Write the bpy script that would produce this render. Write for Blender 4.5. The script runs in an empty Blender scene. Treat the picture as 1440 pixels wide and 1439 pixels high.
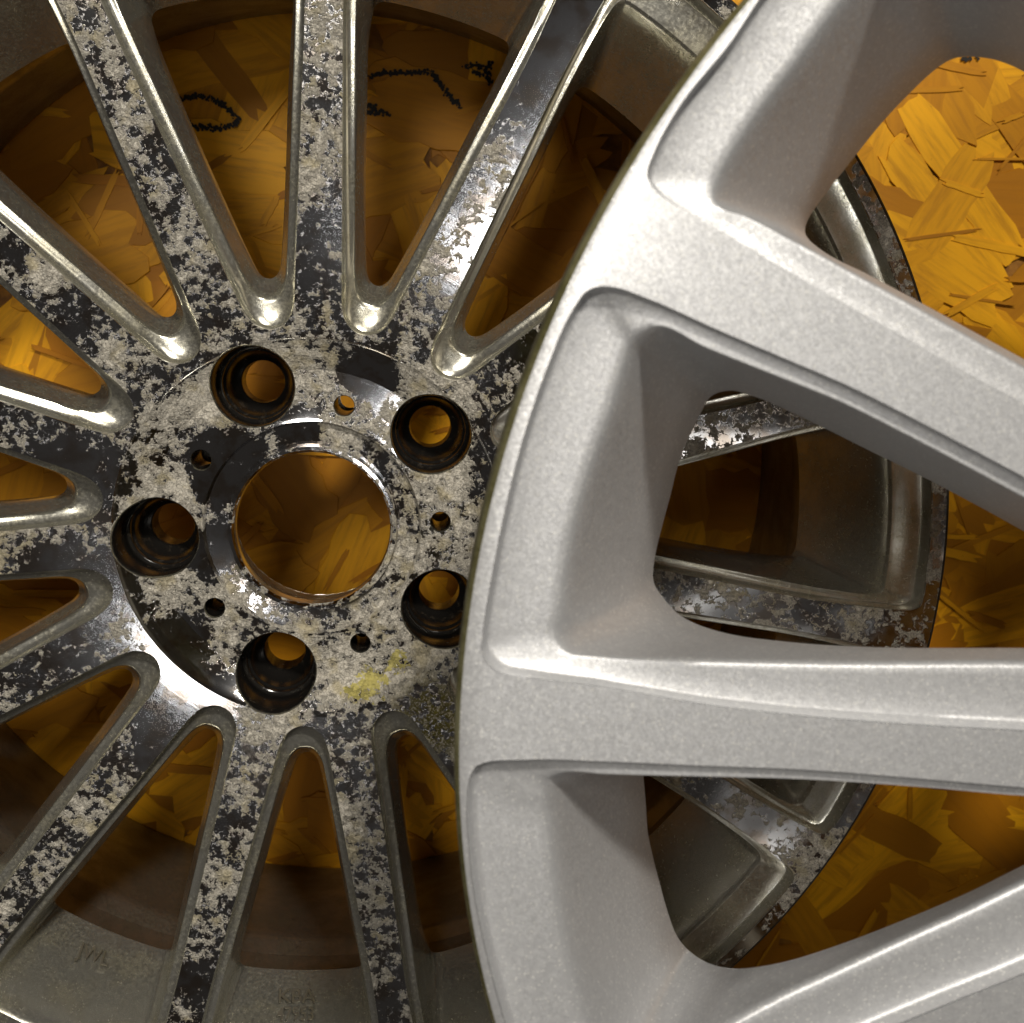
import bpy, bmesh, math, random
import numpy as np
from mathutils import Vector, Matrix
from mathutils.geometry import delaunay_2d_cdt
random.seed(7); rng = np.random.default_rng(7)
S = 0.001                                    # everything below is written in millimetres
COL = bpy.context.scene.collection
scene = bpy.context.scene
R_ = math.radians

# ------------------------------------------------------------------ camera
FPX = 1555.554
def rodr(w):
    w = np.array(w); th = np.linalg.norm(w); k = w/th
    K = np.array([[0,-k[2],k[1]],[k[2],0,-k[0]],[-k[1],k[0],0]])
    return np.eye(3)+math.sin(th)*K+(1-math.cos(th))*K@K
RC = rodr([0.167,-0.107,0.26])@np.array([[1,0,0],[0,-1,0],[0,0,-1.]])    # world -> lens axes
CC = np.array([17.343,86.779,404.497])
cam = bpy.data.objects.new('camera', bpy.data.cameras.new('camera')); COL.objects.link(cam)
cam.data.sensor_width = 36; cam.data.lens = FPX/1440*36
cam.data.clip_start = .005; cam.data.clip_end = 20
m3 = RC.T@np.diag([1,-1,-1.])
M = Matrix([list(m3[0])+[CC[0]*S], list(m3[1])+[CC[1]*S], list(m3[2])+[CC[2]*S], [0,0,0,1]])
cam.matrix_world = M
cam.data.dof.use_dof = True; cam.data.dof.focus_distance = .385; cam.data.dof.aperture_fstop = cam.data.lens/1.6
scene.camera = cam
# ------------------------------------------------------------------ world, lamps, exposure
w = bpy.data.worlds.new('World'); scene.world = w; w.use_nodes = True
w.node_tree.nodes['Background'].inputs[0].default_value = (1,.87,.74,1)
w.node_tree.nodes['Background'].inputs[1].default_value = .024
def area(name, loc, aim, size, power, color):
    l = bpy.data.lights.new(name, 'AREA'); l.shape = 'DISK'; l.size = size; l.energy = power; l.color = color
    o = bpy.data.objects.new(name, l); COL.objects.link(o); o.location = loc
    o.rotation_euler = (Vector(aim)-Vector(loc)).to_track_quat('-Z','Y').to_euler(); return o
area('ceiling_lamp', (.06,1.12,1.32), (.05,0,0), .15, 18.5, (1,.94,.84))
area('ceiling_panel', (-.16,.24,.76), (.05,.05,0), .15, 2.2, (1,.94,.84))
tube = area('tube_lamp', (.075,-.014,1.22), (.075,-.014,0), .05, .85, (1,.97,.93))      # long thin lamp mirrored in the turned spoke faces
tube.data.shape = 'RECTANGLE'; tube.data.size = .032; tube.data.size_y = .37; tube.rotation_euler = (0,0,R_(-26.5))
scene.view_settings.view_transform = 'Standard'; scene.view_settings.look = 'None'
scene.view_settings.exposure = .08; scene.view_settings.gamma = 1
scene.render.engine = 'CYCLES'

# pixel of the 1440 px photograph -> point on a plane
def ray(x,y): return np.array([(x-720)/FPX,(y-720)/FPX,1.])@RC
def on_plane(x,y,o,n):
    d = ray(x,y); return CC+d*((o-CC)@n)/(d@n)

# ------------------------------------------------------------------ node helper
class NT:
    def __init__(s, name):
        s.m = bpy.data.materials.new(name); s.m.use_nodes = True; s.t = s.m.node_tree; s.n = s.t.nodes
        s.b = s.n['Principled BSDF']
    def put(s, sock, v):
        if v is None: return
        if isinstance(v, bpy.types.NodeSocket): s.t.links.new(v, sock)
        elif isinstance(v, (tuple,list)) and len(v)==3 and sock.type=='RGBA': sock.default_value = (*v,1)
        else: sock.default_value = v
    def node(s, typ, ins=(), out=0, **kw):
        n = s.n.new(typ)
        for k,v in kw.items(): setattr(n,k,v)
        for i,v in (ins.items() if isinstance(ins,dict) else enumerate(ins)): s.put(n.inputs[i], v)
        return n.outputs[out]
    def math(s, op, a, b=None, c=None, clamp=False): return s.node('ShaderNodeMath',[a,b,c],operation=op,use_clamp=clamp)
    def vec(s, op, a, b=None, out=0): return s.node('ShaderNodeVectorMath',[a,b],out,operation=op)
    def noise(s, v, scale, detail=4, rough=.55, dist=0., out=0, lac=2.):
        return s.node('ShaderNodeTexNoise',{'Vector':v,'Scale':scale,'Detail':detail,'Roughness':rough,'Distortion':dist,'Lacunarity':lac},out)
    def vor(s, v, scale, feature='F1', out=0, rnd=1.): return s.node('ShaderNodeTexVoronoi',{'Vector':v,'Scale':scale,'Randomness':rnd},out,feature=feature)
    def ramp(s, x, a, b, lo=0., hi=1.): return s.node('ShaderNodeMapRange',{0:x,1:a,2:b,3:lo,4:hi},interpolation_type='SMOOTHSTEP')
    def mix(s, f, a, b): 
        n = s.n.new('ShaderNodeMix'); n.data_type='RGBA'; s.put(n.inputs[0],f); s.put(n.inputs[6],a); s.put(n.inputs[7],b); return n.outputs[2]
    def bump(s, h, dist, strength=1., nrm=None): return s.node('ShaderNodeBump',{'Height':h,'Distance':dist,'Strength':strength,'Normal':nrm})
    def pos(s): return s.vec('MULTIPLY', s.node('ShaderNodeNewGeometry'), (1000,1000,1000))
    def set(s, **kw):
        for k,v in kw.items(): s.put(s.b.inputs[k.replace('_',' ')], v)
        return s.m

def spot(t, pos, c, r0, r1):
    d = t.vec('DISTANCE', pos, tuple(float(x) for x in c), out=1)
    return t.ramp(d, r0, r1, 1., 0.)

# ---- machined aluminium eaten by white corrosion (wheel lying behind)
def mat_machined():
    t = NT('corroded_machined_aluminium'); P = t.pos()
    sep = t.node('ShaderNodeSeparateXYZ',[P],0); sx = sep; sy = sep.node.outputs[1]
    flat = t.node('ShaderNodeCombineXYZ',[sx,sy,0.]); r = t.vec('LENGTH',flat,out=1)
    tang = t.vec('NORMALIZE', flat)          # lathe grooves spread the gloss along the radius
    warp = t.vec('ADD', P, t.vec('SCALE', t.vec('SUBTRACT', t.noise(P,.5,3,.6,out=1), (.5,.5,.5))))
    warp.node.inputs[1].links[0].from_node.inputs[3].default_value = 3.0
    big = t.noise(P, .05, 3, .5); med = t.noise(warp, .30, 3, .5); fine = t.noise(warp, 1.1, 5, .62)
    ringn = t.noise(t.node('ShaderNodeCombineXYZ',[t.math('MULTIPLY',r,.35),0.,0.]), 1., 3, .6)
    hubc = t.math('ADD', t.ramp(t.math('ABSOLUTE', t.math('SUBTRACT', r, 50.)), 11, 22, .045, -.012), t.math('MULTIPLY_ADD',ringn,.12,-.06))       # bolt ring: heavy crust
    sp1 = spot(t, P, at0(800,60), 10, 62)          # clean outer end of the spoke at the upper right
    sp2 = spot(t, P, at0(290,985), 5, 17); sp3 = spot(t, P, at0(100,680), 6, 24); sp4 = spot(t, P, at0(520,530), 4, 13)
    sp5 = spot(t, P, at0(230,1010), 5, 20)
    sp6 = spot(t, P, at0(515,525), 4, 14); sp7 = spot(t, P, at0(245,915), 6, 20); sp8 = spot(t, P, at0(90,820), 6, 24); sp9 = spot(t, P, at0(300,680), 4, 12)
    sa = spot(t, P, at0(318,650), 9, 17); sb = spot(t, P, at0(300,775), 6, 13); sc = spot(t, P, at0(420,600), 4, 11)
    more = t.math('ADD', t.math('ADD',t.math('ADD',sp6,sp7), t.math('ADD',sp8,sp9)), t.math('ADD',sa,t.math('ADD',sb,sc)))
    clean = t.math('MULTIPLY', t.math('ADD', t.math('ADD',t.math('ADD',sp1,more),t.math('ADD',sp2,sp5)), t.math('MULTIPLY',t.math('ADD',sp3,sp4),.8)), .16)
    v = t.math('ADD', t.math('MULTIPLY',big,.42), t.math('ADD', t.math('MULTIPLY',med,.42), t.math('MULTIPLY',fine,.18)))
    v = t.math('SUBTRACT', t.math('ADD', v, hubc), clean)
    mask = t.ramp(v, .508, .516)
    thin = t.ramp(v, .485, .515)                    # greyish haze round the crust
    col1 = t.mix(t.ramp(t.noise(P,.9,5,.7), .38,.60), (.46,.42,.35), (.78,.73,.63))
    col1 = t.mix(t.ramp(t.noise(warp,2.2,4,.7), .50,.62), col1, (.84,.80,.70))
    col1 = t.mix(t.math('MULTIPLY',t.ramp(t.noise(warp,.5,5,.65),.56,.68),.6), col1, (.18,.15,.11))
    crack = t.ramp(t.vor(warp,.75,'DISTANCE_TO_EDGE'), .0,.055, .62,0.)
    col1 = t.mix(crack, col1, (.05,.042,.034))
    yel = t.math('MULTIPLY', t.ramp(t.noise(P,.11,3,.5), .5,.66), .55)
    col1 = t.mix(yel, col1, (.50,.42,.22))
    moss = t.math('MULTIPLY', spot(t, P, at0(612,1010), 8, 22), t.ramp(fine,.40,.52))
    col1 = t.mix(moss, col1, (.13,.11,.012))
    yv = t.math('ADD', t.math('MAXIMUM',spot(t, P, at0(524,960), 0, 13),t.math('MAXIMUM',spot(t, P, at0(560,930), 0, 9),spot(t, P, at0(497,975), 0, 8))), t.math('MULTIPLY',t.noise(warp,.38,3,.55),1.8))
    yel_glint = t.math('MULTIPLY', t.ramp(yv, 1.47,1.56), .85)  # golden glint on the hub, painted into the crust colour
    col1 = t.mix(yel_glint, col1, (.62,.54,.13))
    stain = t.ramp(t.noise(P,.12,4,.6), .45,.62)
    bare = t.mix(stain, (.60,.61,.64), (.46,.41,.37))
    bare = t.mix(t.math('MULTIPLY',thin,.55), bare, (.24,.22,.20))
    film = t.math('MULTIPLY', t.ramp(t.math('ADD',t.math('MULTIPLY',v,.6),t.math('MULTIPLY',t.noise(warp,.7,5,.65),.4)), .507,.535), .38)
    lathe = t.noise(t.node('ShaderNodeCombineXYZ',[t.math('MULTIPLY',r,3.),0.,0.]), 2., 3, .6)
    col = t.mix(mask, t.mix(film,bare,(.36,.32,.27)), col1)
    rough = t.mix(t.math('MAXIMUM',mask,t.math('MULTIPLY',film,.6)), t.mix(thin,t.math('MULTIPLY_ADD',lathe,.05,.055),(.15,.15,.15)), (.85,.85,.85))
    h = t.math('ADD', t.math('MULTIPLY',t.ramp(v,.502,.60),1.4), t.math('MULTIPLY', t.math('MULTIPLY',t.math('ADD',fine,t.noise(P,3.,4,.7)),mask), .75))
    h = t.math('SUBTRACT', h, t.math('MULTIPLY',crack,t.math('MULTIPLY',mask,.3)))
    b1 = t.bump(lathe, .00001, .5)
    nb = t.bump(h, .0007, 1., b1)
    return t.set(Base_Color=col, Metallic=t.math('SUBTRACT',1.,t.math('MAXIMUM',mask,t.math('MULTIPLY',film,.75))), Roughness=rough, Anisotropic=t.math('MULTIPLY',t.math('SUBTRACT',1.,mask),.4), Tangent=tang, Normal=nb)
def at0(x,y):
    z = 0.
    for _ in range(20):
        Q = on_plane(x,y,np.array([0,0,z]),np.array([0,0,1.])); z = float(zface(math.hypot(Q[0],Q[1])))
    return Q
ZR = [28.6,29.3,30.6,31.3,39.0,39.8,41,58.5,59.2,69.2,70.2,76,222,227.2]
ZZ = [-.8,.5,.5,-3.4,-2.3,.3,0,0,.5,6.0,7.1,8,29.3,29.8]
def zface(r): return np.interp(r, ZR, ZZ)

def mat_cast(name, c0, c1, rough=.36, grime=.5, metal=.85, gcol=(.20,.17,.07)):
    t = NT(name); P = t.pos()
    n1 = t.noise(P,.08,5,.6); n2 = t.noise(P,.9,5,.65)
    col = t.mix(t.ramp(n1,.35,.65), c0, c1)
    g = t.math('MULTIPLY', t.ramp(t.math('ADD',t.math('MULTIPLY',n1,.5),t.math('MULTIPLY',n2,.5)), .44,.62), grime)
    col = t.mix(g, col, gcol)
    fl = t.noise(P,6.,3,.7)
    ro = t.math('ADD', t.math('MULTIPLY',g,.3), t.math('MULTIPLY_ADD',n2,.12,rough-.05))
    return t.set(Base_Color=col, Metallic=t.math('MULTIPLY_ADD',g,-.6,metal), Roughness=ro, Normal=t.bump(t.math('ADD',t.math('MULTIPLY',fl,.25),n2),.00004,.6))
M_MACH = mat_machined()
M_WALL = mat_cast('grimy_silver_lacquer', (.66,.65,.59), (.50,.48,.40), .18, .25, .90)
M_SEAT = mat_cast('bright_turned_metal', (.66,.64,.56), (.56,.52,.40), .14, .3, .97, (.33,.30,.12))
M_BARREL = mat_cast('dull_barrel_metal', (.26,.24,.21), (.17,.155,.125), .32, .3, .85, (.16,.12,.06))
M_LIP = mat_cast('black_flange_edge', (.035,.033,.03), (.02,.02,.02), .35, .25, .3, (.16,.15,.13))
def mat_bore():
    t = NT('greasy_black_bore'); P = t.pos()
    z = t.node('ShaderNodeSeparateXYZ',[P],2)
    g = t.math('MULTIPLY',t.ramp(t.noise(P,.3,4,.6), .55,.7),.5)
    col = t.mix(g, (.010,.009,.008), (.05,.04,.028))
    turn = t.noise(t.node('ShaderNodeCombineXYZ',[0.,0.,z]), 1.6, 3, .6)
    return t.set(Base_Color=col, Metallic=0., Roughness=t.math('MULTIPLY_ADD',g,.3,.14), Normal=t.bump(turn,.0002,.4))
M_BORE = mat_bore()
def mat_silver():
    t = NT('silver_metallic_paint'); P = t.pos()
    mott = t.noise(P,.7,5,.6); f2 = t.noise(P,1.6,3,.6)
    col = t.mix(t.ramp(mott,.36,.66), (.525,.53,.545), (.57,.575,.585))
    cell = t.vor(P,2.6,'F1',out=1)                          # metal flakes: a random tone and tilt per cell
    cr = t.node('ShaderNodeSeparateColor',[cell],0)
    fl = t.ramp(cr,.955,.975)
    col = t.mix(t.math('MULTIPLY',fl,.55), col, (.95,.94,.9))
    tilt = t.vec('ADD', t.node('ShaderNodeNewGeometry',(),1), t.vec('MULTIPLY', t.vec('SUBTRACT',cell,(.5,.5,.5)), (.13,.13,.13)))
    nrm = t.vec('NORMALIZE', tilt)
    nb = t.bump(t.math('ADD',mott,t.math('MULTIPLY',f2,.25)), (.00003), .7, nrm)
    return t.set(Base_Color=col, Metallic=.55, Roughness=t.math('MULTIPLY_ADD',mott,.08,.43), Normal=nb)
M_SILVER = mat_silver()
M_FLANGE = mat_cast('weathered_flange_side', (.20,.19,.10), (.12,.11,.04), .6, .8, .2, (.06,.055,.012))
M_FBARREL = mat_cast('brown_tinged_barrel', (.42,.38,.30), (.33,.30,.23), .4, .3, .6)

# ------------------------------------------------------------------ object helpers
def tag(o, label=None, cat=None, group=None, kind=None):
    for k,v in (('label',label),('category',cat),('group',group),('kind',kind)):
        if v: o[k] = v
    return o
def empty(name, loc=(0,0,0), mat=None):
    o = bpy.data.objects.new(name, None); COL.objects.link(o); o.empty_display_size = .02
    if mat is not None: o.matrix_world = mat
    else: o.location = loc
    return o
def mesh_obj(name, V, F, mats, parent=None, midx=None, smooth=True, normals=None, angle=40):
    me = bpy.data.meshes.new(name)
    me.from_pydata([tuple(float(c)*S for c in v) for v in V], [], F)
    for m in mats: me.materials.append(m)
    if midx is not None: me.polygons.foreach_set('material_index', midx)
    me.polygons.foreach_set('use_smooth', [smooth]*len(F)); me.update()
    if normals is not None: me.normals_split_custom_set(normals)
    elif smooth: me.set_sharp_from_angle(angle=R_(angle))
    o = bpy.data.objects.new(name, me); COL.objects.link(o); o.parent = parent
    return o
def copy_part(o, parent, rotz=0.):
    c = o.copy(); COL.objects.link(c); c.parent = parent; c.rotation_euler = (0,0,rotz); return c
def lathe(name, prof, mat, parent, n=240, angle=40):
    V = []; F = []
    for r,z in prof:
        for i in range(n):
            a = 2*math.pi*i/n; V.append((r*math.cos(a), r*math.sin(a), z))
    for j in range(len(prof)-1):
        for i in range(n):
            F.append((j*n+i, j*n+(i+1)%n, (j+1)*n+(i+1)%n, (j+1)*n+i))
    return mesh_obj(name, V, F, [mat], parent, angle=angle)

class Casting:
    """collects one cast wheel face with labelled faces; normals are taken from the welded whole"""
    def __init__(s): s.V = []; s.F = []; s.L = []; s.M = []
    def add(s, V, F, L, M):
        b = len(s.V); s.V += [tuple(map(float,v)) for v in V]; s.F += [tuple(i+b for i in f) for f in F]; s.L += L; s.M += M
    def build(s, angle=33):
        bm = bmesh.new(); lay = bm.faces.layers.int.new('lab')
        vs = [bm.verts.new(v) for v in s.V]
        for f,l,m in zip(s.F,s.L,s.M):
            try: q = bm.faces.new([vs[i] for i in f])
            except ValueError: continue
            q[lay] = l; q.material_index = m; q.smooth = True
        bmesh.ops.remove_doubles(bm, verts=bm.verts, dist=.004)
        bmesh.ops.dissolve_degenerate(bm, edges=bm.edges, dist=.0005)
        me = bpy.data.meshes.new('whole'); bm.to_mesh(me); bm.free()
        me.set_sharp_from_angle(angle=R_(angle))
        cn = np.zeros(len(me.loops)*3); me.corner_normals.foreach_get('vector', cn); cn = cn.reshape(-1,3)
        co = np.zeros(len(me.vertices)*3); me.vertices.foreach_get('co', co); co = co.reshape(-1,3)
        lab = np.zeros(len(me.polygons),dtype=np.int32); me.attributes['lab'].data.foreach_get('value', lab)
        polys = [(list(p.vertices), list(p.loop_indices), p.material_index) for p in me.polygons]
        bpy.data.meshes.remove(me)
        s.out = (co, cn, lab, polys)
    def part(s, l, name, mats, parent):
        co, cn, lab, polys = s.out; V = []; idx = {}; F = []; N = []; MI = []
        for i in np.nonzero(lab==l)[0]:
            vs, ls, m = polys[i]; f = []
            for v in vs:
                if v not in idx: idx[v] = len(V); V.append(co[v])
                f.append(idx[v])
            F.append(f); N += [tuple(cn[k]) for k in ls]; MI.append(m)
        return mesh_obj(name, V, F, mats, parent, midx=MI, normals=N)

def spline(pts, sub):
    """closed Catmull-Rom (centripetal would do too) through pts with the same parameter for every loop"""
    P = np.array(pts,float); n = len(P); out = []
    for i in range(n):
        a,b,c,d = P[i-1],P[i],P[(i+1)%n],P[(i+2)%n]
        lb = np.linalg.norm((c-b)[:2]); la = max(np.linalg.norm((b-a)[:2]),1e-6); lc = max(np.linalg.norm((d-c)[:2]),1e-6)
        m1 = ((b-a)/la+(c-b)/max(lb,1e-6))/2*lb if lb>1e-6 else (c-b)
        m2 = ((c-b)/max(lb,1e-6)+(d-c)/lc)/2*lb if lb>1e-6 else (c-b)
        for k in range(sub):
            t = k/sub; t2=t*t; t3=t2*t
            out.append((2*t3-3*t2+1)*b+(t3-2*t2+t)*m1+(-2*t3+3*t2)*c+(t3-t2)*m2)
    return np.array(out)
def inside(p, poly):
    x,y = p; r = False; n = len(poly); j = n-1
    for i in range(n):
        xi,yi = poly[i]; xj,yj = poly[j]
        if (yi>y)!=(yj>y) and x < (xj-xi)*(y-yi)/(yj-yi)+xi: r = not r
        j = i
    return r
def fill(loops, rings, holes, rmin, rmax, extra=()):
    """2D triangulation with closed constraint loops; triangles in holes or outside are dropped"""
    V = []; E = []
    for L in list(loops)+list(rings)+list(extra):
        b = len(V); n = len(L); V += [Vector((float(p[0]),float(p[1]))) for p in L]
        E += [(b+i, b+(i+1)%n) for i in range(n)]
    v,e,f,*_ = delaunay_2d_cdt(V, E, [], 0, 1e-5)
    v = np.array([(a.x,a.y) for a in v]); T = []
    bbs = [(np.min(h,0),np.max(h,0),[tuple(q) for q in h]) for h in holes]
    for t in f:
        c = v[list(t)].mean(0); r = math.hypot(*c)
        if r<rmin or r>rmax: continue
        bad = False
        for lo,hi,h in bbs:
            if lo[0]<=c[0]<=hi[0] and lo[1]<=c[1]<=hi[1] and inside(c,h): bad = True; break
        if not bad: T.append(tuple(t))
    return v,T
def circ(r, n, cx=0, cy=0, ph=0): 
    a = np.arange(n)*2*math.pi/n+ph; return np.c_[cx+r*np.cos(a), cy+r*np.sin(a)]
def wall_rows(A, B, C, step=.10, drop=.75, bev=.4, bead=0., fil=.22, nbe=6):
    """face edge, short steep step, flat shoulder, rounded ridge, straight wall down to the hole"""
    rows = [A.copy()]; dz = A[:,2]-B[:,2]
    def at(t, k): q = A+(B-A)*t; q[:,2] = A[:,2]-dz*k; return q
    r = at(.018,0); r[:,2] -= bev; rows.append(r)
    for t,k in ((step*.45,drop*.55),(step*.75,drop*.85),(step*1.15,drop*1.0),(step*1.9,drop*1.06),(.40,drop+(1-drop)*.35),(.60,drop+(1-drop)*.5),(.78,drop+(1-drop)*.55),(.90,drop+(1-drop)*.65)):
        q = at(t,k); q[:,2] += bead*max(0,t-.5)*1.6; rows.append(q)
    P = rows[-1].copy(); B2 = B.copy(); B2[:,2] += bead*.9
    E = B+(C-B)*fil
    for k in range(1,nbe+1):
        t = k/nbe; rows.append((1-t)**2*P+2*t*(1-t)*B2+t*t*E)
    for t in (.33,.66,1.): rows.append(E+(C-E)*t)
    return rows
def loft(rows):
    V = np.concatenate(rows); n = len(rows[0]); F = []; row = []
    for j in range(len(rows)-1):
        for i in range(n):
            F.append((j*n+i, (j+1)*n+i, (j+1)*n+(i+1)%n, j*n+(i+1)%n)); row.append(j)
    return V,F,row

# ================================================================== FLOOR: strand board
floor = tag(empty('strand_board_floor'), kind='structure')
ZB = -156.
def mat_strand():
    t = NT('pressed_wood_strand')
    uv = t.node('ShaderNodeUVMap'); att = t.node('ShaderNodeAttribute',(),2,attribute_name='tint'); oi = t.node('ShaderNodeObjectInfo',(),5)
    tint = t.math('FRACT', t.math('ADD', att, oi))
    off = t.vec('ADD', uv, t.node('ShaderNodeCombineXYZ',[t.math('MULTIPLY',tint,37.),t.math('MULTIPLY',tint,91.),0.]))
    g = t.noise(t.vec('MULTIPLY',off,(.02,.22,1.)), 1., 6, .62, .3)
    g2 = t.noise(t.vec('MULTIPLY',off,(.02,.12,1.)), 1., 5, .65)
    a = t.mix(t.ramp(tint,0.,1.), (.46,.175,.003), (.92,.44,.007))
    a = t.mix(t.ramp(t.math('FRACT',t.math('MULTIPLY',tint,7.31)),.80,.95), a, (.44,.18,.004))
    a = t.mix(t.math('MULTIPLY',t.ramp(g,.42,.72),.42), a, (.34,.125,.004))
    g3 = t.noise(t.vec('MULTIPLY',off,(.03,1.6,1.)), 1., 3, .6); a = t.mix(t.math('MULTIPLY',t.ramp(g3,.60,.75),.2), a, (.25,.085,.003))
    a = t.mix(t.math('MULTIPLY',t.ramp(g2,.48,.68),.55), a, (.42,.17,.008))
    P = t.pos(); dots = t.ramp(t.noise(P,.30,6,.8), .655,.72)
    a = t.mix(t.math('MULTIPLY',dots,.8), a, (.06,.025,.008))
    return t.set(Base_Color=a, Roughness=.55, Specular_IOR_Level=.3, Normal=t.bump(g,.0002,.5))
M_STRAND = mat_strand()
t = NT('pressed_wood_binder'); P = t.pos(); n = t.noise(P,.06,6,.7)
t.set(Base_Color=t.mix(t.ramp(n,.35,.65),(.16,.06,.005),(.40,.17,.012)), Roughness=.7, Normal=t.bump(n,.001,.5)); M_BINDER = t.m
def strand_shape(L, W, jag):
    """outline of one strand: split ends, wavering long edges"""
    n = 7; top = []; bot = []
    for i in range(n+1):
        x = -L/2+L*i/n; k = .75 if i in (0,n) else 1
        top.append((x, W/2*k+random.uniform(-.06,.06)*W)); bot.append((x, -W/2*k+random.uniform(-.06,.06)*W))
    ends = [(L/2+random.uniform(-1,1)*jag, W*.28*random.uniform(.5,1)), (L/2-random.uniform(0,1)*jag, 0), (L/2+random.uniform(-.5,1)*jag, -W*.25)]
    ends2 = [(-L/2-random.uniform(-1,1)*jag, -W*.28), (-L/2+random.uniform(0,1)*jag, .02*W), (-L/2-random.uniform(-.5,1)*jag, W*.25)]
    return bot+[(x,-abs(y)) if k==0 else ((x,y) if k==1 else (x,abs(y))) for k,(x,y) in enumerate([(ends[2][0],ends[2][1]),ends[1],ends[0]])]+top[::-1]+[(ends2[2][0],ends2[2][1]),ends2[1],ends2[0]]
def strand_geo(outl, th=.5):
    n = len(outl); V = [(x,y,0) for x,y in outl]+[(x*1.004,y*1.02,-th) for x,y in outl]
    F = [tuple(range(n))]+[(i,i+n,(i+1)%n+n,(i+1)%n) for i in range(n)]
    return V,F
def strand_mesh(name, items, parent):
    V=[];F=[];UV=[];T=[]
    for outl,pos,rot,tilt,tn in items:
        v,f = strand_geo(outl); b = len(V); Mx = Matrix.Rotation(rot,3,'Z')@Matrix.Rotation(tilt[0],3,'X')@Matrix.Rotation(tilt[1],3,'Y')
        for q in v: V.append(tuple(Mx@Vector(q)+Vector(pos)))
        for ff in f:
            F.append(tuple(i+b for i in ff)); UV += [(v[i][0],v[i][1]) for i in ff]
        T += [tn]*len(v)
    o = mesh_obj(name, V, F, [M_STRAND], parent, smooth=False)
    uvl = o.data.uv_layers.new(name='UVMap'); uvl.data.foreach_set('uv', np.array(UV).ravel())
    a = o.data.attributes.new('tint','FLOAT','POINT'); a.data.foreach_set('value', T)
    return o
slivers = []
base = mesh_obj('board_core', [(-520,-560,ZB-3),(640,-560,ZB-3),(640,520,ZB-3),(-520,520,ZB-3),(-520,-560,ZB-18),(640,-560,ZB-18),(640,520,ZB-18),(-520,520,ZB-18)],
    [(0,1,2,3),(7,6,5,4),(0,4,5,1),(1,5,6,2),(2,6,7,3),(3,7,4,0)], [M_BINDER], floor, smooth=False)
items = []
for i in range(2600):
    L = random.uniform(45,115); W = random.uniform(9,30)
    items.append((strand_shape(L,W,5), (random.uniform(-500,620),random.uniform(-540,500),ZB-2.9+1.3*i/2600), random.gauss(0,.8)+(math.pi/2 if random.random()<.3 else 0)+.2, (random.gauss(0,.002),random.gauss(0,.0015)), random.random()))
tag(strand_mesh('wood_strands', items, floor), kind='stuff')
for i in range(450):
    L = random.uniform(12,50); W = random.uniform(1.2,5)
    slivers.append((strand_shape(L,W,3), (random.uniform(-300,360),random.uniform(-300,320),ZB+.05+.2*i/1500), random.gauss(0,.8)+.3, (0,0), random.random()))
sl = tag(strand_mesh('wood_slivers', slivers, floor), kind='stuff')
protos = []
for k in range(12):
    o = strand_mesh('wood_strand', [(strand_shape(random.uniform(45,105), random.uniform(16,36), 6),(0,0,0),0,(0,0),k/12)], floor); protos.append(o)
for i in range(280):
    o = protos[i] if i<12 else protos[i%12].copy()
    if i>=12: COL.objects.link(o); o.parent = floor
    # spread over the part of the board the openings show, a little denser at the right
    if i%3==0: x,y = random.uniform(120,330), random.uniform(-160,290)
    else: x,y = random.uniform(-230,290), random.uniform(-250,280)
    o.location = (x*S,y*S,(ZB-1.2+.85*i/280)*S)
    o.rotation_euler = (random.gauss(0,.0015),random.gauss(0,.001),random.gauss(0,.55)+(math.pi/2 if random.random()<.25 else 0)+.3)
# ink printed on the board
zi = ZB+.5; ink_lines = []
def atz(x,y,z): return on_plane(x,y,np.array([0,0,z]),np.array([0,0,1.]))
LN = [[(255,142),(268,137),(285,137),(300,141),(315,150),(328,160),(335,170),(328,177),(310,181),(288,181),(270,177),(260,168)],
      [(520,108),(540,103),(560,104),(585,102),(605,101)],[(605,101),(618,118),(632,136),(648,152)],[(517,160),(532,158),(545,161)],
      [(656,95),(668,92),(680,97),(690,92)],[(666,102),(680,108)],[(684,100),(690,120)],[(517,148),(528,151)],
      [(1352,82),(1358,84),(1366,83)],[(1372,80),(1376,79)]]
V=[];F=[]
for li,ln in enumerate(LN):
    pts = [atz(x,y,zi) for x,y in ln]
    for a,b in zip(pts[:-1],pts[1:]):
        d = np.linalg.norm(b-a); nn = int(d*5)+1
        for _ in range(nn):
            u = random.random(); wd = 1.05 if li<8 else .8
            c = a+(b-a)*u+np.array([random.gauss(0,wd*.65),random.gauss(0,wd*.65),0]); r = random.uniform(.35,.95); k = 6; bb = len(V); ph = random.random()*6
            zz = c[2]+random.uniform(0,.01)
            V += [(c[0]+r*math.cos(ph+j*math.tau/k)*random.uniform(.7,1.2), c[1]+r*math.sin(ph+j*math.tau/k)*random.uniform(.7,1.2), zz) for j in range(k)]
            F.append(tuple(range(bb,bb+k)))
t = NT('black_ink'); t.set(Base_Color=(.012,.010,.008), Roughness=.7); M_INK = t.m
tag(mesh_obj('printed_marking', V, F, [M_INK], floor, smooth=False), label='speckled black print on the board', kind='stuff')

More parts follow.
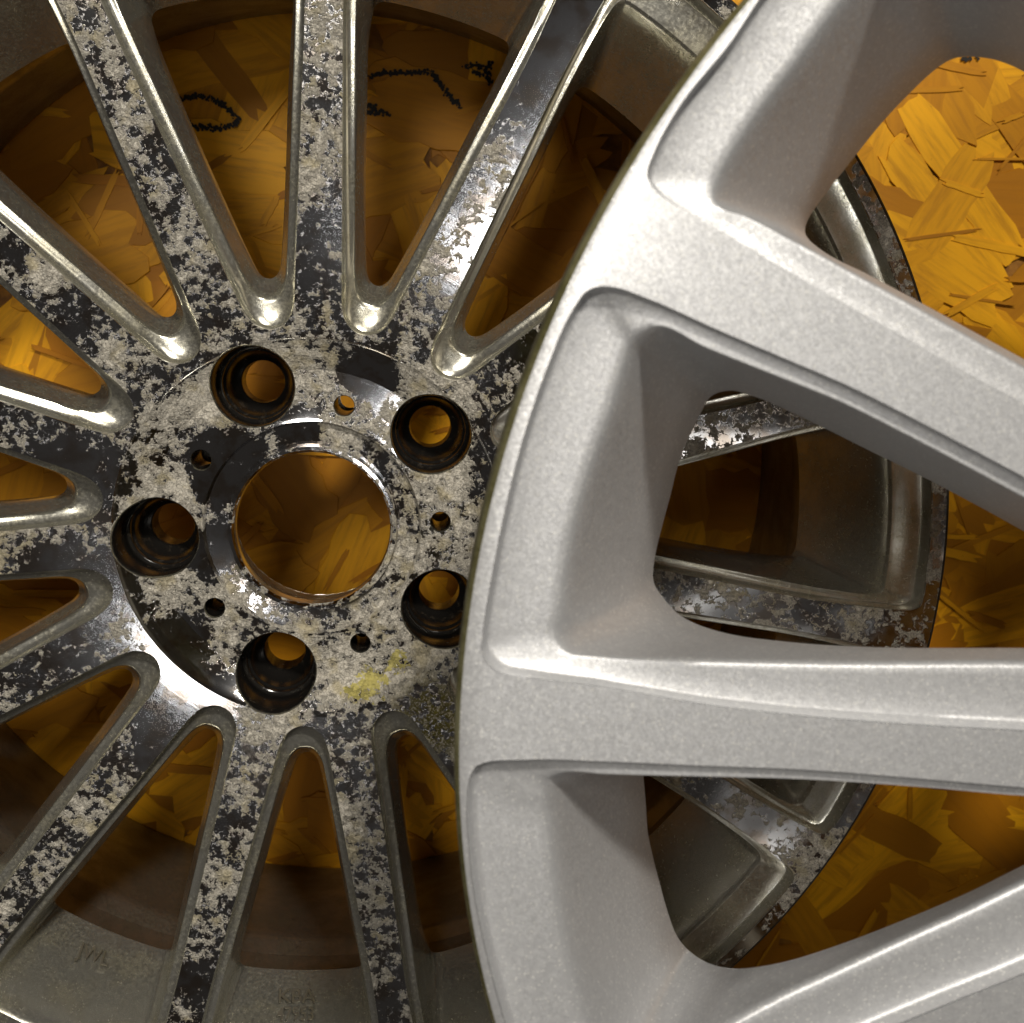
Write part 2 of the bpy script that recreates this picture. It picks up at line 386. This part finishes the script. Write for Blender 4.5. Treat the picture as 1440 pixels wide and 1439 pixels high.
# ================================================================== WHEEL LYING BEHIND
NW = 15
wheel = tag(empty('alloy_wheel', (0,0,0)), 'fifteen spoke machined wheel eaten by white corrosion, lying flat on the strand board', 'wheel')
half0 = [(73.4,0),(74.4,3.8),(77.2,7.0),(81.5,9.0),(87,10.4),(100,13.4),(125,19.3),(150,25.2),(175,31.0),(195,34.6),(209,36.4),(216,36.8),(218.6,35.6),(219.8,32.5)]
half1 = [(85.3,0),(85.9,3.0),(88.2,5.3),(92,7.0),(98,8.6),(108,11.0),(130,16.2),(152,21.4),(175,26.9),(190,30.0),(201,31.6),(204.6,31.4),(206.6,29.9),(207.2,27)]
half2 = [(91.6,0),(92.2,2.0),(94.4,3.9),(98,5.2),(103,6.6),(112,9.0),(131,13.6),(152,18.4),(170,22.6),(181,24.4),(185.6,24.6),(187.8,23.4),(188.7,21),(189.2,17)]
def full(half, rend, dzs):
    pts = [(u,w_) for u,w_ in half]
    a0 = math.atan2(half[-1][1],half[-1][0])
    for k in (2,1): pts.append((rend*math.cos(a0*k/3), rend*math.sin(a0*k/3)))
    n = len(pts); pts.append((rend,0.)); dz = list(dzs(u,w_,i) for i,(u,w_) in enumerate(pts))
    P = [(u,w_,z) for (u,w_),z in zip(pts,dz)]
    return P+[(u,-w_,z) for u,w_,z in P[-2:0:-1]]
zc = lambda u,w_,i: float(zface(math.hypot(u,w_)))
A0 = full(half0, 222.2, zc)
def z1(u,w_,i): return zc(u,w_,i)-np.interp(math.hypot(u,w_),[85,100,150,190,206,209],[10,9,8.5,8,7,6])
B0 = full(half1, 209., z1)
def z2(u,w_,i): return zc(u,w_,i)-np.interp(math.hypot(u,w_),[91,110,150,172,184,190],[22,21,22,26,37,43])
C0 = full(half2, 190., z2)
SUB = 5
A,B,C = spline(A0,SUB), spline(B0,SUB), spline(C0,SUB)
A[:,2] = zface(np.hypot(A[:,0],A[:,1]))
zun = lambda r: np.interp(r,[28,60,80,90,150,190,228],[-37,-37,-32,-28,-22,-27,-27])
D = C+(B-C)*.45; D[:,2] = zun(np.hypot(D[:,0],D[:,1]))
rows = wall_rows(A,B,C,bead=.6)+[C*.5+D*.5-np.array([0,0,2.]), D]
TH0 = 0.277
def wang(i): return R_(90-(TH0+24*i))          # direction of the axis of opening i, counter-clockwise from +x
def rotpts(P,a):
    c,s = math.cos(a),math.sin(a); Q = P.copy(); Q[:,0] = c*P[:,0]-s*P[:,1]; Q[:,1] = s*P[:,0]+c*P[:,1]; return Q
cast = Casting(); loopsA = []; loopsD = []
def lab_back(x,y):
    r = math.hypot(x,y)
    if r<83: return 1
    if r>206: return 2
    k = (math.degrees(math.atan2(y,x))-(90-TH0)-12)%360     # spoke centres sit half way between openings
    return 10+int(round(k/24))%15
for i in range(NW):
    rr = [rotpts(q,wang(i)) for q in rows]; loopsA.append(rr[0][:,:2]); loopsD.append(rr[-1][:,:2])
    V,F,rw = loft(rr)
    # labels follow the face-edge vertex above each wall quad
    n = len(A); Lb = []; Mt = []
    for q,(f,j) in enumerate(zip(F,rw)):
        i0 = q%n; m = (rr[0][i0]+rr[0][(i0+1)%n])/2; Lb.append(lab_back(m[0],m[1])); Mt.append(0 if j==0 else 1)
    cast.add(V,F,Lb,Mt)
# lug and dowel holes
LR,SR = 15.,3.9
lugc = [(56*math.cos(R_(90-(TH0-36+72*k))), 56*math.sin(R_(90-(TH0-36+72*k)))) for k in range(5)]
dowc = [(47.*math.cos(R_(90-(TH0+72*k))), 47.*math.sin(R_(90-(TH0+72*k)))) for k in range(5)]
lug_loops = [circ(LR,60,x,y,math.atan2(y,x)) for x,y in lugc]; dow_loops = [circ(SR,24,x,y,math.atan2(y,x)) for x,y in dowc]
ringr = [28.6,29.3,30.6,31.3,33,35,37,39.0,39.8,41,50,58.5,59.2,62.5,66,69.2,70.2,76,83,92,105,120,135,150,165,180,194,206,214,222.8,227.2]
rings = [circ(r, 240, ph=R_(90-TH0)) for r in ringr if r<220]+[circ(r,240,ph=R_(90-TH0)) for r in ringr if r>220]
v,T = fill(loopsA, rings, loopsA+lug_loops+dow_loops, 28.5, 227.3, extra=lug_loops+dow_loops)
Vz = np.c_[v, zface(np.hypot(v[:,0],v[:,1]))]; Lb=[];Mt=[]
for f in T:
    c = v[list(f)].mean(0); r = math.hypot(*c)
    if r<40.4: Lb.append(3); Mt.append(0)
    else: Lb.append(lab_back(*c)); Mt.append(0)
cast.add(Vz,T,Lb,Mt)
v,T = fill(loopsD, [circ(r,120,ph=R_(90-TH0)) for r in (34.5,60,83,110,150,190,206)], loopsD+lug_loops+dow_loops, 34.4, 212, extra=lug_loops+dow_loops+[circ(212,120)])
Vz = np.c_[v, zun(np.hypot(v[:,0],v[:,1]))]
cast.add(Vz,[f[::-1] for f in T],[lab_back(*v[list(f)].mean(0)) for f in T],[1]*len(T))
cast.build()
cast.part(1,'hub_face',[M_MACH,M_WALL],wheel)
cast.part(2,'rim_face',[M_MACH,M_WALL],wheel)
cast.part(3,'center_cap_seat',[M_MACH,M_SEAT],wheel)
sp = cast.part(10,'spoke',[M_MACH,M_WALL],wheel)
for k in range(1,NW): copy_part(sp, wheel, R_(24*k))
lathe('center_bore', [(28.6,-.8),(28.3,-2),(28.2,-5),(29.5,-6.5),(33.5,-12),(34.5,-37)], M_SEAT, wheel, 160)
lathe('rim_lip', [(227.2,29.8),(228.2,29.3),(228.9,28),(229,25.5),(228.2,24.6),(228.2,22.8),(229.2,21.8),(229.2,18),(227,15.5),(220,14)], M_LIP, wheel, 300, 50)
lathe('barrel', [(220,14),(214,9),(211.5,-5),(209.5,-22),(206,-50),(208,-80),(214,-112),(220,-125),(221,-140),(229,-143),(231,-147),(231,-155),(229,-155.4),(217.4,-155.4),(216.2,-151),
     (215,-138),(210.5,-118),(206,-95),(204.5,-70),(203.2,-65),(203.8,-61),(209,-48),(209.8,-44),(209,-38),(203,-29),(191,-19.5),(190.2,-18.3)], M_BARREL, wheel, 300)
# bolt holes follow the dished hub surface at the mouth
def bolt_hole(name, cx, cy, R, prof, n, parent, mats, lip):
    base_a = math.atan2(cy,cx); V=[];F=[]; MI=[]
    for j,(r,z,follow) in enumerate(prof):
        for i in range(n):
            a = base_a+i*2*math.pi/n; x = cx+r*math.cos(a); y = cy+r*math.sin(a)
            zs = float(zface(math.hypot(cx+R*math.cos(a), cy+R*math.sin(a)))) if follow else 0.
            V.append((x,y,z+zs*follow))
    for j in range(len(prof)-1):
        for i in range(n): F.append((j*n+i,j*n+(i+1)%n,(j+1)*n+(i+1)%n,(j+1)*n+i)); MI.append(0 if j<lip else 1)
    return mesh_obj(name, V, F, mats, parent, midx=MI, angle=38)
lug_prof = [(15,0,1),(14.75,-.25,1),(14.5,-.9,1),(14.35,-7,.3),(14.3,-10.8,0),(14.6,-11.3,0),(14.6,-12.2,0),(14.2,-12.8,0),(13.2,-13.4,0),(13.0,-14.2,0),(13.0,-15.6,0),
            (12.2,-16.4,0),(12.,-19,0),(11.2,-21.5,0),(9.9,-24,0),(8.6,-25.6,0),(8.1,-26.2,0),(8.0,-28,0),(8.0,-37,0)]
lb = bolt_hole('bolt_hole', *lugc[0], LR, lug_prof, 60, wheel, [M_SEAT,M_BORE], 2)
for k in range(1,5): copy_part(lb, wheel, R_(-72*k))
dp = [(3.9,0,1),(3.7,-.3,1),(3.6,-1,1),(3.6,-20,0)]
db = bolt_hole('dowel_hole', *dowc[0], SR, dp, 24, wheel, [M_SEAT,M_BORE], 2)
for k in range(1,5): copy_part(db, wheel, R_(-72*k))

# cast lettering on the sloping pads at the foot of two openings
M_PAD = mat_cast('cast_letter_metal', (.17,.155,.125), (.13,.12,.09), .45, .3, .5)
def pad_point(x,y):
    """where the ray of a pixel meets the sloping pad (cone from r 190, z -18 to r 209, z 23)"""
    d = ray(x,y); best = None
    for k in range(4000):
        s = (360+k*.05)/abs(d[2]); Q = CC+d*s; r = math.hypot(Q[0],Q[1])
        if r<190: continue
        zp = float(zpad(r))
        if Q[2]<=zp: return Q
    return Q
# pad profile = bezier used by wall_rows between B (209) and C (190)
tt = np.linspace(0,1,9); Bz = 27.4-6+.5; 
_r = (1-tt)**2*209+2*tt*(1-tt)*199.5+tt**2*190; _z = (1-tt)**2*Bz+2*tt*(1-tt)*(Bz-.04*(Bz+18))+tt**2*(-18.1)
def zpad(r): return np.interp(r, _r[::-1], _z[::-1])
def lettering(name, text, px, size_px, up_px, squeeze=1., mat=None):
    """text as a mesh whose every vertex is dropped on the pad"""
    cu = bpy.data.curves.new(name,'FONT'); cu.body = text; cu.align_x='CENTER'; cu.align_y='CENTER'; cu.size = 1; cu.resolution_u = 3; cu.offset = .004
    to = bpy.data.objects.new('tmp',cu); COL.objects.link(to); dg = bpy.context.evaluated_depsgraph_get(); dg.update()
    me = bpy.data.meshes.new_from_object(to.evaluated_get(dg)); bpy.data.objects.remove(to)
    bm = bmesh.new(); bm.from_mesh(me); bmesh.ops.triangulate(bm, faces=bm.faces)
    e = bmesh.ops.extrude_face_region(bm, geom=bm.faces[:]); top = {q for q in e['geom'] if isinstance(q,bmesh.types.BMVert)}
    V = []; ux = np.array([up_px[0],up_px[1]])/math.hypot(*up_px); rx = np.array([-ux[1],ux[0]])
    bm.verts.index_update()
    for q in bm.verts:
        pp = np.array(px)+rx*q.co.x*size_px*squeeze+ux*q.co.y*size_px
        Q = pad_point(*pp); nrm = np.array([-Q[0],-Q[1],0])/math.hypot(Q[0],Q[1])*.75+np.array([0,0,.66])
        V.append(Q+nrm*(.4 if q in top else -.3))
    F = [tuple(x.index for x in f.verts) for f in bm.faces]; bm.free()
    return mesh_obj(name, V, F, [mat or M_PAD], wheel, smooth=False)
lettering('cast_lettering','JWL',(132,1344),29,(.32,-.95),.88)
lettering('cast_lettering','KBA',(417,1402),27,(.0,-1),1.05)
lettering('cast_lettering','47953',(416,1427),26,(.0,-1),.82)

# ================================================================== SILVER WHEEL IN FRONT
FA,FB,FZ = .05,0.,190.
P0 = on_plane(720,720,np.array([0,0,FZ]),np.array([0,0,1.]))
nF = np.array([-FA,-FB,1.]); nF /= np.linalg.norm(nF); e1 = np.array([1.,0,FA]); e1 /= np.linalg.norm(e1); e2 = np.cross(nF,e1)
FC = P0+e1*0
edge = [(1045,0),(880,232),(800,372),(745,510),(695,680),(660,850),(637,1000),(634,1100),(642,1200),(660,1300),(688,1439)]
L = np.array([on_plane(x,y,P0,nF)-P0 for x,y in edge]); u_ = L@e1; v_ = L@e2
sol = np.linalg.lstsq(np.c_[2*u_,2*v_,np.ones(len(u_))], u_*u_+v_*v_, rcond=None)[0]
FR = math.sqrt(sol[2]+sol[0]**2+sol[1]**2); FC = P0+e1*sol[0]+e2*sol[1]
def loc(p, depth):
    Q = on_plane(p[0],p[1],FC-nF*depth,nF)-FC; return (Q@e1, Q@e2, -depth)
Mf = Matrix([[e1[0],e2[0],nF[0],FC[0]*S],[e1[1],e2[1],nF[1],FC[1]*S],[e1[2],e2[2],nF[2],FC[2]*S],[0,0,0,1]])
fw = tag(empty('silver_alloy_wheel', mat=Mf), 'clean silver painted wheel with broad spokes, leaning over the corroded wheel at the right', 'wheel')
# each row: face edge, ridge + its depth, hole + its depth (traced pixels on the wheel's planes; unseen hub ends shortened to shade the board)
W2 = [((855,403),(897,478),9,(1000,558),44),((828,408),(889,490),11,(985,582),45),((808,432),(882,515),12,(972,608),46),((765,530),(864,580),12,(955,650),46),
 ((735,620),(842,640),12,(942,700),46),((710,720),(817,720),12,(930,745),46),((690,820),(801,800),12,(920,790),46),((679,893),(794,858),12,(919,818),45),((679,924),(788,890),12,(930,838),44),
 ((698,944),(800,912),11,(955,865),38),((745,954),(850,921),10,(1008,888),31),((840,966),(930,926),9,(1113,904),24),((1007,994),(1060,929),9,(1230,911),19),((1173,1012),(1200,931),9,(1330,912),18),
 ((1440,1029),(1440,931),9,(1440,912),18),((1555,1033),(1545,936),9,(1535,915),20),((1608,1010),(1590,922),9,(1570,895),30),((1630,920),(1605,880),9,(1580,870),40),((1600,810),(1580,830),8,(1550,845),44),
 ((1535,722),(1525,750),7,(1510,790),44),((1440,671),(1432,698),6,(1440,748),42),((1300,597),(1290,622),6,(1315,680),42),((1191,542),(1180,567),6,(1210,628),42),((1100,503),(1088,530),6,(1125,586),42),
 ((1000,460),(988,490),6,(1060,558),43),((915,422),(927,462),7,(1025,550),43)]
W3 = [((672,1078),(772,1098),10,(905,1060),45),((661,1095),(772,1125),11,(905,1092),46),((657,1130),(776,1150),12,(908,1130),46),((660,1190),(782,1200),12,(911,1171),46),((668,1260),(790,1270),12,(918,1205),46),
 ((680,1320),(799,1330),12,(927,1240),46),((700,1400),(815,1400),12,(938,1280),46),((725,1480),(835,1465),12,(952,1317),45),((765,1565),(860,1525),12,(968,1337),44),((810,1600),(890,1540),11,(986,1350),38),
 ((870,1598),(925,1515),10,(1008,1359),31),((960,1565),(978,1468),9,(1040,1363),24),((1130,1500),(1080,1407),9,(1100,1354),19),((1277,1437),(1175,1362),9,(1175,1331),18),((1360,1403),(1262,1321),9,(1262,1298),18),
 ((1440,1371),(1361,1276),9,(1361,1256),18),((1530,1330),(1440,1238),9,(1440,1217),18),((1590,1295),(1520,1205),9,(1512,1185),20),((1622,1250),(1565,1175),9,(1550,1155),30),((1618,1165),(1580,1140),8,(1560,1115),40),
 ((1560,1116),(1550,1122),7,(1530,1086),44),((1440,1108),(1440,1120),6,(1440,1082),44),((1300,1096),(1300,1108),6,(1290,1070),44),((1132,1083),(1130,1097),6,(1130,1055),44),((980,1077),(975,1093),6,(1000,1042),44),((840,1071),(850,1090),7,(930,1037),44),((740,1069),(800,1087),8,(910,1042),44)]
W1 = [((928,272),(1008,278),11,(1132,327),44),((911,247),(1014,256),12,(1136,310),46),((919,217),(1028,228),12,(1148,291),46),((960,143),(1065,170),12,(1190,236),46),((1027,60),(1125,90),12,(1243,170),46),
 ((1067,0),(1165,35),12,(1283,128),46),((1130,-85),(1215,-30),12,(1312,101),46),((1175,-140),(1250,-75),12,(1332,87),46),((1210,-162),(1280,-92),11,(1350,81),46),((1260,-155),(1320,-88),9,(1377,81),45),
 ((1330,-110),(1370,-60),7,(1410,88),44),((1440,-25),(1450,0),6,(1450,108),42),((1550,75),(1545,100),6,(1530,190),42),((1640,195),(1628,215),6,(1605,290),42),((1690,330),(1675,350),7,(1645,410),42),((1712,490),(1690,500),8,(1655,510),40),
 ((1690,620),(1665,590),9,(1640,560),30),((1630,672),(1620,615),9,(1605,585),20),((1540,632),(1540,575),9,(1540,560),18),((1440,569),(1440,516),9,(1440,506),18),((1368,530),(1372,478),9,(1374,470),18),
 ((1280,480),(1285,429),9,(1290,424),18),((1180,424),(1195,380),9,(1215,384),22),((1100,378),(1120,339),9,(1170,362),28),((1020,330),(1050,303),10,(1148,347),35),((963,297),(1016,292),10,(1137,337),41)]
def wloops(Wd):
    A = [loc(a,0) for a,b,db_,c,dc in Wd]; D = [loc(c,62) for a,b,db_,c,dc in Wd]; K = [(min(max((30-dc)/10,0),1),0,0) for a,b,db_,c,dc in Wd]; B = [loc(b,db_*.55) for a,b,db_,c,dc in Wd]; C = [loc(c,dc*1.24 if dc>30 else dc) for a,b,db_,c,dc in Wd]
    A,B,C,D,K = [spline(q,6) for q in (A,B,C,D,K)]
    D1 = C+(B-C)*.12; k = np.clip(K[:,:1],0,1); D = D; D[:,2] = -62.      # undercut where the wall cannot be seen
    return A,B,C,D
base_w = [wloops(W) for W in (W1,W2,W3)]
step = 27.6
allw = list(base_w)
for k in range(1,6): allw.append(tuple(rotpts(q,-R_(step*k)) for q in base_w[0]))
for k in range(1,6): allw.append(tuple(rotpts(q, R_(step*k)) for q in base_w[2]))
cents = sorted(math.degrees(math.atan2(*(a[:,:2].mean(0)[::-1])))%360 for a,b,c,d_ in allw)
def lab_front(x,y):
    r = math.hypot(x,y)
    if r<100: return 1
    if r>FR-21: return 2
    a = math.degrees(math.atan2(y,x))%360
    k = sum(1 for c in cents if c<a)%13
    return 10+k
cf = Casting(); LA=[]; LD=[]
for A,B,C,D in allw:
    A = A.copy(); A[:,2] = 0
    rows = wall_rows(A,B,C,step=.07,drop=.7,bev=.5,bead=.35,fil=.13)+[C*.5+D*.5, D]
    LA.append(rows[0][:,:2]); LD.append(rows[-1][:,:2]); V,F,rw = loft(rows); n = len(A)
    cf.add(V,F,[lab_front(*((rows[0][q%n]+rows[0][(q%n+1)%n])[:2]/2)) for q in range(len(F))],[0]*len(F))
bore = circ(29,80)
v,T = fill(LA, [circ(r,200) for r in (45,65,100,FR-21,FR-6,FR-2.2)]+[circ(FR-1.1,300)], LA+[bore], 28.9, FR-1.05, extra=[bore])
# the face is very slightly crowned towards its outer edge
def zff(r): return -np.interp(r,[0,FR-14,FR-6,FR-2.2,FR-1.1],[0,0,.35,.9,1.4])
cf.add(np.c_[v,zff(np.hypot(v[:,0],v[:,1]))],T,[lab_front(*v[list(f)].mean(0)) for f in T],[0]*len(T))
v,T = fill(LD, [circ(r,120) for r in (60,100,FR-21)], LD+[bore], 28.9, 207, extra=[bore,circ(207,120)])
cf.add(np.c_[v,np.full(len(v),-62.)],[f[::-1] for f in T],[lab_front(*v[list(f)].mean(0)) for f in T],[0]*len(T))
cf.build(38)
cf.part(1,'hub_face',[M_SILVER],fw); cf.part(2,'rim_face',[M_SILVER],fw)
for k in range(13): cf.part(10+k,'spoke',[M_SILVER],fw)
lathe('center_bore',[(29,0),(28.5,-1),(28.5,-62)],M_SILVER,fw,80)
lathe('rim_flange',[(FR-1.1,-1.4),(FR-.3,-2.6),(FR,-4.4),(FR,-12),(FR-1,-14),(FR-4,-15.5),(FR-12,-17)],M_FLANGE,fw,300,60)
lathe('barrel',[(FR-12,-17),(FR-17,-24),(FR-20,-45),(FR-28,-70),(FR-26,-110),(FR-18,-128),(FR-17,-146),(FR-11,-149),(FR-10,-153),(FR-10,-158),(FR-13,-159),(FR-18,-158),(FR-21,-150),
    (FR-22,-130),(FR-30,-112),(FR-32,-82),(FR-25,-63),(FR-27,-61)],M_FBARREL,fw,300)
